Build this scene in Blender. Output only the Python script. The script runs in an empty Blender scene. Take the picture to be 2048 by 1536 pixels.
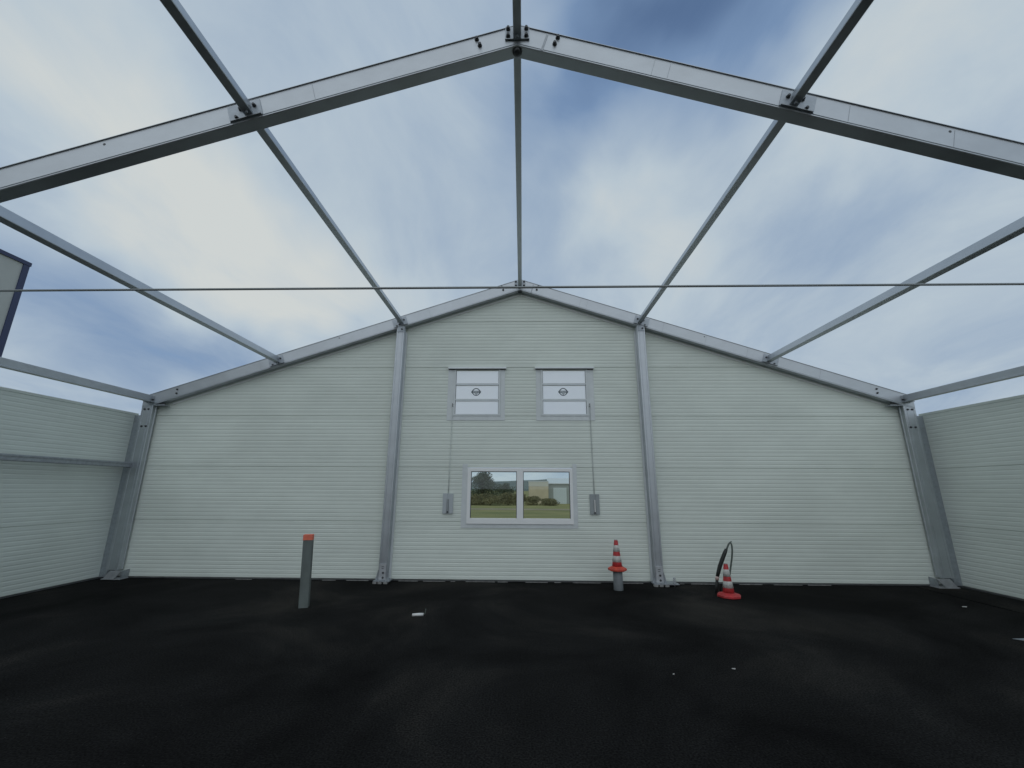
import bpy, bmesh, math, random
from mathutils import Vector, Matrix

random.seed(7)
scene = bpy.context.scene
COL = scene.collection
R = math.radians

# ------------------------------------------------------------------ camera
cam_d = bpy.data.cameras.new('camera')
cam_d.sensor_width = 36.0
cam_d.lens = 14.724
cam_d.clip_start = 0.05
cam_d.clip_end = 6000
cam = bpy.data.objects.new('camera', cam_d)
COL.objects.link(cam)
_r = Vector((0.99970924, 0.02361126, 0.00489356))
_u = Vector((0.00098909, -0.2429255, 0.97004444))
_f = Vector((-0.02409275, 0.96975755, 0.24287822))
cam.matrix_world = Matrix(((_r.x, _u.x, -_f.x, 0.043), (_r.y, _u.y, -_f.y, 0.0), (_r.z, _u.z, -_f.z, 1.6335), (0, 0, 0, 1)))
scene.camera = cam

# ------------------------------------------------------------------ view
scene.view_settings.view_transform = 'Standard'
scene.view_settings.look = 'None'
scene.view_settings.gamma = 1.0
scene.view_settings.exposure = 0.0
scene.cycles.max_bounces = 6
scene.cycles.diffuse_bounces = 3
scene.cycles.glossy_bounces = 3
scene.cycles.transmission_bounces = 4

# ------------------------------------------------------------------ sun
SUN_AZ, SUN_EL = -170.0, 30.0       # degrees, azimuth from +Y towards +X; behind the camera, veiled by cloud
sd = Vector((math.sin(R(SUN_AZ)) * math.cos(R(SUN_EL)), math.cos(R(SUN_AZ)) * math.cos(R(SUN_EL)), math.sin(R(SUN_EL))))
sun_d = bpy.data.lights.new('sun', 'SUN')
sun_d.energy = 0.68
sun_d.angle = R(105)
sun_d.color = (1.0, 0.94, 0.85)
sun = bpy.data.objects.new('sun', sun_d)
sun.rotation_euler = sd.to_track_quat('Z', 'Y').to_euler()
sun.location = sd * 60
COL.objects.link(sun)

# ------------------------------------------------------------------ sky
world = bpy.data.worlds.new('World')
scene.world = world
world.use_nodes = True
world.cycles.sampling_method = 'MANUAL'
world.cycles.sample_map_resolution = 256
nt = world.node_tree
nt.nodes.clear()
N = nt.nodes.new
L = nt.links.new
out = N('ShaderNodeOutputWorld')
bg = N('ShaderNodeBackground')
SKY_STRENGTH = 0.1
bg.inputs['Strength'].default_value = SKY_STRENGTH
L(bg.outputs[0], out.inputs[0])
tc = N('ShaderNodeTexCoord')
nish = N('ShaderNodeTexSky')
nish.sky_type = 'NISHITA'
nish.sun_disc = False
nish.sun_elevation = R(SUN_EL)
nish.sun_rotation = R(SUN_AZ)
nish.air_density = 1.0
nish.dust_density = 0.3
nish.ozone_density = 2.0


def wmath(op, a, b=None, clamp=False):
    n = N('ShaderNodeMath'); n.operation = op; n.use_clamp = clamp
    for i, v in enumerate((a, b)):
        if v is None: continue
        if isinstance(v, (int, float)): n.inputs[i].default_value = v
        else: L(v, n.inputs[i])
    return n.outputs[0]


def wdot(vec, c):
    n = N('ShaderNodeVectorMath'); n.operation = 'DOT_PRODUCT'
    L(vec, n.inputs[0]); n.inputs[1].default_value = c
    return n.outputs['Value']


dirv = tc.outputs['Generated']
# turbulence that frays the cloud edges
wn = N('ShaderNodeTexNoise'); wn.inputs['Scale'].default_value = 3.2; wn.inputs['Detail'].default_value = 3; wn.inputs['Roughness'].default_value = 0.55
L(dirv, wn.inputs['Vector'])
wsub = N('ShaderNodeVectorMath'); wsub.operation = 'SUBTRACT'; wsub.inputs[1].default_value = (0.5, 0.5, 0.5)
L(wn.outputs['Color'], wsub.inputs[0])
wsc = N('ShaderNodeVectorMath'); wsc.operation = 'SCALE'; wsc.inputs['Scale'].default_value = 0.34
L(wsub.outputs[0], wsc.inputs[0])
wadd = N('ShaderNodeVectorMath'); wadd.operation = 'ADD'
L(dirv, wadd.inputs[0]); L(wsc.outputs[0], wadd.inputs[1])
wd = wadd.outputs[0]
# high cloud layer: noise laid out on a flat sheet overhead, so that it closes up towards the horizon
sep = N('ShaderNodeSeparateXYZ'); L(dirv, sep.inputs[0])
zz = wmath('ADD', wmath('MAXIMUM', sep.outputs['Z'], 0.0), 0.22)
cmb = N('ShaderNodeCombineXYZ')
L(wmath('DIVIDE', sep.outputs['X'], zz), cmb.inputs[0])
L(wmath('DIVIDE', sep.outputs['Y'], zz), cmb.inputs[1])
mp = N('ShaderNodeMapping'); mp.inputs['Rotation'].default_value = (0, 0, R(-40)); mp.inputs['Scale'].default_value = (1.65, 1.1, 1)
L(cmb.outputs[0], mp.inputs['Vector'])
cn = N('ShaderNodeTexNoise'); cn.inputs['Scale'].default_value = 1.25; cn.inputs['Detail'].default_value = 9; cn.inputs['Roughness'].default_value = 0.6; cn.inputs['Distortion'].default_value = 0.5
L(mp.outputs[0], cn.inputs['Vector'])
cover = wmath('ADD', 0.56, wmath('MULTIPLY', wmath('SUBTRACT', cn.outputs['Fac'], 0.5), 0.80))


def blob(az, el, w, h, tilt, amt):
    """a bank of cloud (amt > 0) or a gap (amt < 0) in the sky, w x h in degrees"""
    global cover
    d = Vector((math.sin(R(az)) * math.cos(R(el)), math.cos(R(az)) * math.cos(R(el)), math.sin(R(el))))
    e1 = Vector((math.cos(R(az)), -math.sin(R(az)), 0))
    e2 = e1.cross(d)
    a = e1 * math.cos(R(tilt)) + e2 * math.sin(R(tilt))
    b = e2 * math.cos(R(tilt)) - e1 * math.sin(R(tilt))
    c = a.cross(b)
    m_ = N('ShaderNodeMapping'); m_.vector_type = 'TEXTURE'
    m_.inputs['Location'].default_value = d
    m_.inputs['Rotation'].default_value = Matrix((a, b, c)).transposed().to_euler()
    m_.inputs['Scale'].default_value = (math.sin(R(w)), math.sin(R(h)), 0.7)
    L(wd, m_.inputs['Vector'])
    q = N('ShaderNodeVectorMath'); q.operation = 'DOT_PRODUCT'
    L(m_.outputs[0], q.inputs[0]); L(m_.outputs[0], q.inputs[1])
    g = wmath('POWER', 0.3679, q.outputs['Value'])
    ma = N('ShaderNodeMath'); ma.operation = 'MULTIPLY_ADD'
    L(g, ma.inputs[0]); ma.inputs[1].default_value = amt; L(cover, ma.inputs[2])
    cover = ma.outputs[0]


blob(25, 53, 12, 6.5, 20, -0.72)
blob(33, 46, 7, 4, 30, -0.30)
blob(7, 44, 8, 8, 60, -0.22)
blob(41, 29, 10, 7, 0, -0.14)
blob(-44, 17.5, 18, 4.8, -6, -0.42)
blob(-40, 29, 15, 8, -20, 0.34)
blob(-54, 36, 13, 7, -25, 0.26)
blob(19, 31, 6, 9, 35, 0.30)
blob(50, 38, 10, 8, 10, 0.20)
blob(-25, 25, 11, 5, -10, 0.26)
blob(-2, 22, 18, 5, 0, 0.10)

ramp = N('ShaderNodeValToRGB')
cr = ramp.color_ramp
cr.elements[0].position = 0.10; cr.elements[0].color = (0.19, 0.29, 0.46, 1)
cr.elements[1].position = 1.0; cr.elements[1].color = (0.615, 0.65, 0.645, 1)
e = cr.elements.new(0.46); e.color = (0.345, 0.44, 0.56, 1)
e = cr.elements.new(0.70); e.color = (0.475, 0.56, 0.63, 1)
L(cover, ramp.inputs[0])
csc = N('ShaderNodeVectorMath'); csc.operation = 'SCALE'; csc.inputs['Scale'].default_value = 1.0 / SKY_STRENGTH
L(ramp.outputs[0], csc.inputs[0])
mr = N('ShaderNodeMapRange'); mr.interpolation_type = 'SMOOTHSTEP'
mr.inputs['From Min'].default_value = -0.35; mr.inputs['From Max'].default_value = 0.24
L(cover, mr.inputs['Value'])
mixw = N('ShaderNodeMix'); mixw.data_type = 'RGBA'
nsc = N('ShaderNodeVectorMath'); nsc.operation = 'SCALE'; nsc.inputs['Scale'].default_value = 1.4
L(nish.outputs[0], nsc.inputs[0])
L(mr.outputs[0], mixw.inputs['Factor']); L(nsc.outputs[0], mixw.inputs['A']); L(csc.outputs[0], mixw.inputs['B'])
L(mixw.outputs['Result'], bg.inputs['Color'])

# ------------------------------------------------------------------ materials
MATS = {}


def mat(name, col, rough=0.6, metal=0.0, spec=0.5, var=0.0, vscale=4.0, vstretch=(1, 1, 1), col2=None, bump=0.0, bscale=60.0, rvar=0.0, coords='Object'):
    m = bpy.data.materials.new(name); m.use_nodes = True
    t = m.node_tree; b = t.nodes['Principled BSDF']
    b.inputs['Base Color'].default_value = (*col, 1)
    b.inputs['Roughness'].default_value = rough
    b.inputs['Metallic'].default_value = metal
    b.inputs['Specular IOR Level'].default_value = spec
    tcn = t.nodes.new('ShaderNodeNewGeometry')
    if var or rvar:
        mp_ = t.nodes.new('ShaderNodeMapping'); mp_.inputs['Scale'].default_value = vstretch
        t.links.new(tcn.outputs['Position'], mp_.inputs['Vector'])
        n = t.nodes.new('ShaderNodeTexNoise'); n.inputs['Scale'].default_value = vscale; n.inputs['Detail'].default_value = 7; n.inputs['Roughness'].default_value = 0.62
        t.links.new(mp_.outputs[0], n.inputs['Vector'])
        if var:
            c2 = col2 or tuple(c * (1 - var) for c in col)
            rp = t.nodes.new('ShaderNodeValToRGB')
            rp.color_ramp.elements[0].position = 0.35; rp.color_ramp.elements[0].color = (*c2, 1)
            rp.color_ramp.elements[1].position = 0.65; rp.color_ramp.elements[1].color = (*col, 1)
            t.links.new(n.outputs['Fac'], rp.inputs[0]); t.links.new(rp.outputs[0], b.inputs['Base Color'])
        if rvar:
            rr = t.nodes.new('ShaderNodeMapRange'); rr.inputs['To Min'].default_value = rough - rvar; rr.inputs['To Max'].default_value = rough + rvar
            t.links.new(n.outputs['Fac'], rr.inputs['Value']); t.links.new(rr.outputs[0], b.inputs['Roughness'])
    if bump:
        n2 = t.nodes.new('ShaderNodeTexNoise'); n2.inputs['Scale'].default_value = bscale; n2.inputs['Detail'].default_value = 4
        t.links.new(tcn.outputs['Position'], n2.inputs['Vector'])
        bp = t.nodes.new('ShaderNodeBump'); bp.inputs['Strength'].default_value = bump; bp.inputs['Distance'].default_value = 0.01
        t.links.new(n2.outputs['Fac'], bp.inputs['Height']); t.links.new(bp.outputs[0], b.inputs['Normal'])
    MATS[name] = m
    return m


mat('panel', (0.755, 0.81, 0.745), 0.5, spec=0.3, var=0.09, vscale=0.8, vstretch=(1, 1, 2.0), rvar=0.1)
mat('aluminium', (0.52, 0.552, 0.58), 0.44, metal=0.92, var=0.13, vscale=2.2, vstretch=(1.2, 1.2, 2.0), rvar=0.09)
mat('steel', (0.42, 0.45, 0.48), 0.5, metal=0.7, var=0.25, vscale=18, rvar=0.12)
mat('galvanised', (0.56, 0.58, 0.60), 0.5, metal=0.6, var=0.2, vscale=14, rvar=0.1)
mat('bracket', (0.46, 0.50, 0.54), 0.55, metal=0.8, var=0.2, vscale=16, rvar=0.08)
mat('dark_bolt', (0.085, 0.09, 0.095), 0.5, metal=0.6)
mat('flashing', (0.69, 0.73, 0.735), 0.45, metal=0.1, var=0.1, vscale=5)
mat('white_upvc', (0.88, 0.89, 0.88), 0.35, spec=0.45, var=0.03)
mat('gasket', (0.02, 0.02, 0.022), 0.7)
mat('dark_rail', (0.10, 0.105, 0.105), 0.7, var=0.4, vscale=6)
mat('grit', (0.035, 0.034, 0.032), 0.9, spec=0.1)
mat('shim_gap_light', (0.36, 0.36, 0.35), 0.7, var=0.5, vscale=12)  # post packers, and the strips that imitate daylight under the end wall
mat('operator_pale', (0.46, 0.50, 0.52), 0.5, metal=0.1)
mat('operator_grey', (0.33, 0.36, 0.37), 0.5, metal=0.3)
mat('rod_pale', (0.70, 0.74, 0.72), 0.45, metal=0.3)
mat('rod_mid', (0.44, 0.47, 0.46), 0.5, metal=0.2)
mat('rod_dark', (0.30, 0.32, 0.32), 0.5, metal=0.4)
mat('logo_ink', (0.085, 0.11, 0.12), 0.7)
mat('cone_red', (0.56, 0.04, 0.045), 0.55, var=0.35, vscale=16, col2=(0.36, 0.035, 0.035))
mat('cone_orange', (0.72, 0.10, 0.055), 0.55, var=0.3, vscale=16, col2=(0.42, 0.05, 0.035))
mat('cone_white', (0.62, 0.62, 0.58), 0.5, var=0.25, vscale=26, col2=(0.36, 0.35, 0.33))
mat('pvc_grey', (0.20, 0.22, 0.23), 0.5, var=0.2, vscale=12)
mat('post_grey', (0.14, 0.165, 0.155), 0.65, var=0.35, vscale=7, vstretch=(1, 1, 0.4))
mat('orange_cap', (0.86, 0.19, 0.11), 0.6, var=0.2, vscale=12)
mat('rubber', (0.022, 0.026, 0.024), 0.55, var=0.3, vscale=30)
mat('cable_grey', (0.10, 0.125, 0.11), 0.55)
mat('tape', (0.55, 0.42, 0.38), 0.6)
mat('white_plastic', (0.75, 0.75, 0.73), 0.4)
mat('cladding_grey', (0.48, 0.50, 0.49), 0.5, var=0.08, vscale=1.5)
mat('trim_blue', (0.032, 0.045, 0.115), 0.45)
mat('render_cream', (0.62, 0.53, 0.37), 0.85, var=0.12, vscale=0.6)
mat('render_pale', (0.60, 0.58, 0.50), 0.85, var=0.08, vscale=0.6)
mat('roof_white', (0.62, 0.65, 0.66), 0.5)
mat('door_white', (0.62, 0.68, 0.70), 0.5)
mat('shed_grey', (0.34, 0.37, 0.36), 0.7)
mat('bark', (0.08, 0.06, 0.045), 0.9, var=0.3, vscale=3)
mat('leaf_dark', (0.085, 0.115, 0.065), 0.7, var=0.45, vscale=0.6, col2=(0.05, 0.07, 0.045))
mat('leaf_olive', (0.26, 0.235, 0.12), 0.75, var=0.4, vscale=0.5, col2=(0.15, 0.14, 0.075))
mat('hill_green', (0.10, 0.14, 0.125), 0.95, var=0.35, vscale=0.02, col2=(0.075, 0.105, 0.10))
mat('grass', (0.34, 0.305, 0.14), 0.95, spec=0.1, var=0.5, vscale=0.13, col2=(0.20, 0.21, 0.09), bump=0.6, bscale=7)
mat('straw_grass', (0.42, 0.36, 0.25), 0.95, spec=0.1, var=0.3, vscale=0.3)

# asphalt: fresh dark bitumen with dusty, brownish patches
m = bpy.data.materials.new('asphalt'); m.use_nodes = True; MATS['asphalt'] = m
t = m.node_tree; b = t.nodes['Principled BSDF']
g = t.nodes.new('ShaderNodeNewGeometry')
n1 = t.nodes.new('ShaderNodeTexNoise'); n1.inputs['Scale'].default_value = 0.5; n1.inputs['Detail'].default_value = 9; n1.inputs['Roughness'].default_value = 0.6; n1.inputs['Distortion'].default_value = 0.6
t.links.new(g.outputs['Position'], n1.inputs['Vector'])
r1 = t.nodes.new('ShaderNodeValToRGB')
r1.color_ramp.elements[0].position = 0.36; r1.color_ramp.elements[0].color = (0.0056, 0.0056, 0.0055, 1)
r1.color_ramp.elements[1].position = 0.74; r1.color_ramp.elements[1].color = (0.0290, 0.0268, 0.0235, 1)
e_ = r1.color_ramp.elements.new(0.52); e_.color = (0.0112, 0.0112, 0.0108, 1)
t.links.new(n1.outputs['Fac'], r1.inputs[0])
n2 = t.nodes.new('ShaderNodeTexNoise'); n2.inputs['Scale'].default_value = 70; n2.inputs['Detail'].default_value = 5
t.links.new(g.outputs['Position'], n2.inputs['Vector'])
r2 = t.nodes.new('ShaderNodeMapRange'); r2.inputs['From Min'].default_value = 0.3; r2.inputs['From Max'].default_value = 0.75; r2.inputs['To Min'].default_value = 0.35; r2.inputs['To Max'].default_value = 2.5
t.links.new(n2.outputs['Fac'], r2.inputs['Value'])
mx = t.nodes.new('ShaderNodeVectorMath'); mx.operation = 'SCALE'
t.links.new(r1.outputs[0], mx.inputs[0]); t.links.new(r2.outputs[0], mx.inputs['Scale'])
mpl = t.nodes.new('ShaderNodeMapping'); mpl.inputs['Rotation'].default_value = (0, 0, R(24)); mpl.inputs['Scale'].default_value = (1.0, 0.10, 1.0)
t.links.new(g.outputs['Position'], mpl.inputs['Vector'])
n3 = t.nodes.new('ShaderNodeTexNoise'); n3.inputs['Scale'].default_value = 0.9; n3.inputs['Detail'].default_value = 4
t.links.new(mpl.outputs[0], n3.inputs['Vector'])
r3 = t.nodes.new('ShaderNodeMapRange'); r3.inputs['From Min'].default_value = 0.35; r3.inputs['From Max'].default_value = 0.65; r3.inputs['To Min'].default_value = 0.8; r3.inputs['To Max'].default_value = 1.1
t.links.new(n3.outputs['Fac'], r3.inputs['Value'])
mx2 = t.nodes.new('ShaderNodeVectorMath'); mx2.operation = 'SCALE'
t.links.new(mx.outputs[0], mx2.inputs[0]); t.links.new(r3.outputs[0], mx2.inputs['Scale'])
t.links.new(mx2.outputs[0], b.inputs['Base Color'])
b.inputs['Roughness'].default_value = 0.85
b.inputs['Specular IOR Level'].default_value = 0.03
bp = t.nodes.new('ShaderNodeBump'); bp.inputs['Strength'].default_value = 0.7; bp.inputs['Distance'].default_value = 0.006
t.links.new(n2.outputs['Fac'], bp.inputs['Height']); t.links.new(bp.outputs[0], b.inputs['Normal'])

# window glass: thin clear pane
m = bpy.data.materials.new('glass'); m.use_nodes = True; MATS['glass'] = m
t = m.node_tree; t.nodes.remove(t.nodes['Principled BSDF']); o_ = t.nodes['Material Output']
tr = t.nodes.new('ShaderNodeBsdfTransparent'); tr.inputs[0].default_value = (0.92, 0.95, 0.93, 1)
gl = t.nodes.new('ShaderNodeBsdfGlossy'); gl.inputs['Roughness'].default_value = 0.02
fr = t.nodes.new('ShaderNodeFresnel'); fr.inputs['IOR'].default_value = 1.45
ms = t.nodes.new('ShaderNodeMixShader')
t.links.new(fr.outputs[0], ms.inputs[0]); t.links.new(tr.outputs[0], ms.inputs[1]); t.links.new(gl.outputs[0], ms.inputs[2]); t.links.new(ms.outputs[0], o_.inputs[0])

# frosted louvre slat: passes daylight, scatters it
m = bpy.data.materials.new('frosted'); m.use_nodes = True; MATS['frosted'] = m
t = m.node_tree; t.nodes.remove(t.nodes['Principled BSDF']); o_ = t.nodes['Material Output']
tl = t.nodes.new('ShaderNodeBsdfRefraction'); tl.inputs['Color'].default_value = (1.0, 0.99, 0.98, 1); tl.inputs['Roughness'].default_value = 0.6; tl.inputs['IOR'].default_value = 1.12
df = t.nodes.new('ShaderNodeBsdfDiffuse'); df.inputs[0].default_value = (0.93, 0.93, 0.93, 1)
ms = t.nodes.new('ShaderNodeMixShader'); ms.inputs[0].default_value = 0.22
t.links.new(tl.outputs[0], ms.inputs[1]); t.links.new(df.outputs[0], ms.inputs[2]); t.links.new(ms.outputs[0], o_.inputs[0])


# ------------------------------------------------------------------ helpers
ORIGIN = {}


def tag(o, label, cat=None, group=None):
    o['label'] = label
    if cat: o['category'] = cat
    if group: o['group'] = group
    return o


def thing(name, loc, label, cat, group=None):
    o = bpy.data.objects.new(name, None); o.empty_display_size = 0.2
    o.location = loc; COL.objects.link(o); ORIGIN[o] = Vector(loc)
    return tag(o, label, cat, group)


class MB:
    """collects shapes in world coordinates; build() links them as one mesh object"""

    def __init__(self):
        self.v = []; self.f = []; self.smooth = []

    def add(self, vs, fs, smooth=False):
        k = len(self.v)
        self.v += [Vector(p) for p in vs]
        self.f += [tuple(i + k for i in f) for f in fs]
        self.smooth += [smooth] * len(fs)
        return self

    def box(self, x0, x1, y0, y1, z0, z1):
        return self.add([(x0, y0, z0), (x1, y0, z0), (x1, y1, z0), (x0, y1, z0), (x0, y0, z1), (x1, y0, z1), (x1, y1, z1), (x0, y1, z1)],
                        [(0, 3, 2, 1), (4, 5, 6, 7), (0, 1, 5, 4), (1, 2, 6, 5), (2, 3, 7, 6), (3, 0, 4, 7)])

    def loft(self, ringa, ringb, smooth=False):
        n = len(ringa)
        fs = [(i, (i + 1) % n, n + (i + 1) % n, n + i) for i in range(n)]
        fs += [tuple(range(n - 1, -1, -1)), tuple(range(n, 2 * n))]
        return self.add(list(ringa) + list(ringb), fs, smooth)

    def cyl(self, a, b, r0, r1=None, n=16, smooth=True):
        a, b = Vector(a), Vector(b); r1 = r0 if r1 is None else r1
        d = (b - a).normalized(); u = d.orthogonal().normalized(); w = d.cross(u)
        ring = lambda c, r: [c + (u * math.cos(2 * math.pi * i / n) + w * math.sin(2 * math.pi * i / n)) * r for i in range(n)]
        k = len(self.v)
        self.v += ring(a, r0) + ring(b, r1)
        for i in range(n):
            self.f.append((k + i, k + (i + 1) % n, k + n + (i + 1) % n, k + n + i)); self.smooth.append(smooth)
        self.f += [tuple(k + i for i in range(n - 1, -1, -1)), tuple(k + n + i for i in range(n))]; self.smooth += [False, False]
        return self

    def lathe(self, c, prof, n=24, close=False):
        """prof: list of (radius, z) about a vertical axis through c"""
        c = Vector(c); k = len(self.v)
        for r, z in prof:
            self.v += [c + Vector((r * math.cos(2 * math.pi * i / n), r * math.sin(2 * math.pi * i / n), z)) for i in range(n)]
        for j in range(len(prof) - 1):
            for i in range(n):
                self.f.append((k + j * n + i, k + j * n + (i + 1) % n, k + (j + 1) * n + (i + 1) % n, k + (j + 1) * n + i)); self.smooth.append(True)
        self.f += [tuple(k + i for i in range(n - 1, -1, -1)), tuple(k + (len(prof) - 1) * n + i for i in range(n))]; self.smooth += [False, False]
        return self

    def tube(self, pts, r, n=10):
        pts = [Vector(p) for p in pts]; k = len(self.v); m_ = len(pts)
        u = None
        for j, p in enumerate(pts):
            d = (pts[min(j + 1, m_ - 1)] - pts[max(j - 1, 0)]).normalized()
            u = d.orthogonal().normalized() if u is None else (u - d * u.dot(d)).normalized()
            w = d.cross(u)
            rr = r[j] if isinstance(r, (list, tuple)) else r
            self.v += [p + (u * math.cos(2 * math.pi * i / n) + w * math.sin(2 * math.pi * i / n)) * rr for i in range(n)]
        for j in range(m_ - 1):
            for i in range(n):
                self.f.append((k + j * n + i, k + j * n + (i + 1) % n, k + (j + 1) * n + (i + 1) % n, k + (j + 1) * n + i)); self.smooth.append(True)
        self.f += [tuple(k + i for i in range(n - 1, -1, -1)), tuple(k + (m_ - 1) * n + i for i in range(n))]; self.smooth += [False, False]
        return self

    def build(self, name, material, parent=None, bevel=0.0, cuts=()):
        base = ORIGIN[parent] if parent is not None else Vector((0, 0, 0))
        me = bpy.data.meshes.new(name)
        me.from_pydata([tuple(p - base) for p in self.v], [], self.f)
        me.polygons.foreach_set('use_smooth', self.smooth)
        me.update()
        bm = bmesh.new(); bm.from_mesh(me)
        bmesh.ops.recalc_face_normals(bm, faces=bm.faces)
        for co, no in cuts:     # keep the side the normal points away from
            geom = bm.verts[:] + bm.edges[:] + bm.faces[:]
            res = bmesh.ops.bisect_plane(bm, geom=geom, plane_co=Vector(co) - base, plane_no=Vector(no), clear_outer=True)
            ed = [x for x in res['geom_cut'] if isinstance(x, bmesh.types.BMEdge)]
            if ed: bmesh.ops.holes_fill(bm, edges=ed)
        if bevel:
            bmesh.ops.bevel(bm, geom=bm.edges[:], offset=bevel, segments=1, affect='EDGES', profile=0.5)
        bm.to_mesh(me); bm.free()
        me.materials.append(MATS[material])
        o = bpy.data.objects.new(name, me)
        COL.objects.link(o)
        if parent is not None: o.parent = parent
        ORIGIN[o] = base
        return o


def shared(name, mesh, loc, parent, rot=(0, 0, 0), scale=(1, 1, 1)):
    o = bpy.data.objects.new(name, mesh); COL.objects.link(o)
    o.parent = parent; o.location = Vector(loc) - ORIGIN[parent]; o.rotation_euler = rot; o.scale = scale
    ORIGIN[o] = Vector(loc)
    return o


def make_mesh(name, mb, material):
    o = mb.build(name, material); me = o.data
    bpy.data.objects.remove(o)
    return me


# bolt: washer, hexagon head and a thread end, pointing along -Y
_b = MB()
_b.cyl((0, 0.001, 0), (0, -0.003, 0), 0.019, n=14)
_b.cyl((0, -0.003, 0), (0, -0.017, 0), 0.0155, n=6, smooth=False)
_b.cyl((0, -0.017, 0), (0, -0.024, 0), 0.0115, n=12)
BOLT = make_mesh('bolt', _b, 'dark_bolt')
_b = MB(); _b.cyl((0, 0.001, 0), (0, -0.0015, 0), 0.012, n=12)
PLUG = make_mesh('rivet', _b, 'dark_bolt')

# ------------------------------------------------------------------ dimensions (metres)
ZR, SL = 5.93, 0.335               # ridge top, roof slope
CT = math.cos(math.atan(SL))
FW = 0.12                          # frame profile, along the hall
FD = 0.235                         # frame profile, deep
FAR, NEAR, BACK = 8.05, 3.05, -1.95
ztop = lambda x: ZR - SL * abs(x)
WALLY = 8.20                       # inner face of the gable panels
WALLX = 7.72                       # inner face of the side panels

# ------------------------------------------------------------------ setting: ground
def structure(o):
    o['kind'] = 'structure'; return o


def ground_z(y):
    t_ = min(max((y - 12) / 58.0, 0), 1)
    return -0.012 - 1.2 * t_ * t_ * (3 - 2 * t_)


mb = MB()
ys = [-2500, -300, -60, 0, 8, 12, 18, 24, 30, 36, 42, 48, 54, 60, 66, 72, 90, 140, 300, 800, 3000]
xs = [-3000, -400, -60, -20, 0, 20, 60, 400, 3000]
vs = [(x, y, ground_z(y)) for y in ys for x in xs]
nx = len(xs)
mb.add(vs, [(j * nx + i, j * nx + i + 1, (j + 1) * nx + i + 1, (j + 1) * nx + i) for j in range(len(ys) - 1) for i in range(nx - 1)], True)
structure(mb.build('ground', 'grass'))
mb = MB(); mb.add([(-12.2, -22, 0), (12.5, -22, 0), (12.5, 9.6, 0), (-12.2, 9.6, 0)], [(0, 1, 2, 3)])
structure(mb.build('asphalt', 'asphalt'))
# later strip of asphalt laid along the right-hand wall, a little proud
mb = MB(); mb.box(6.93, 7.69, -8, 8.14, -0.002, 0.008)
structure(mb.build('asphalt_strip', 'asphalt'))
# pale track across the field
mb = MB(); mb.add([(-70, 58, ground_z(58) + 0.03), (70, 56, ground_z(56) + 0.03), (70, 60, ground_z(60) + 0.03), (-70, 66, ground_z(66) + 0.03)], [(0, 1, 2, 3)])
structure(mb.build('track', 'straw_grass'))
# wooded hills
random.seed(3)
mb = MB(); prof = []
for i in range(121):
    x = -1500 + i * 25
    h = 13 + 5 * math.sin(x / 210.0 + 0.9) + 2.5 * math.sin(x / 67.0) + random.uniform(-0.7, 0.7)
    prof.append((x, h))
rows = [(620, -2, 0.0), (700, 0, 0.55), (760, 0, 0.9), (800, 0, 1.0), (900, 0, 0.8), (1050, -2, 0)]
vs = [(x, y, -2 + (h + 2) * k + 0.0) for (y, _, k) in rows for (x, h) in prof]
n_ = len(prof)
mb.add(vs, [(j * n_ + i, j * n_ + i + 1, (j + 1) * n_ + i + 1, (j + 1) * n_ + i) for j in range(len(rows) - 1) for i in range(n_ - 1)], True)
structure(mb.build('hills', 'hill_green'))

# ------------------------------------------------------------------ portal frames
def rafter_profile():
    d = FD
    return [(-0.010, 0.0), (-0.010, -0.005), (0, -0.007), (0, -d + 0.026), (0.006, -d + 0.023), (0.006, -d + 0.017), (0, -d + 0.014), (0, -d + 0.006), (0.006, -d),
            (FW - 0.006, -d), (FW, -d + 0.006), (FW, -d + 0.014), (FW - 0.006, -d + 0.017), (FW - 0.006, -d + 0.023), (FW, -d + 0.026), (FW, -0.007), (FW + 0.010, -0.005), (FW + 0.010, 0.0)]


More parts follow.
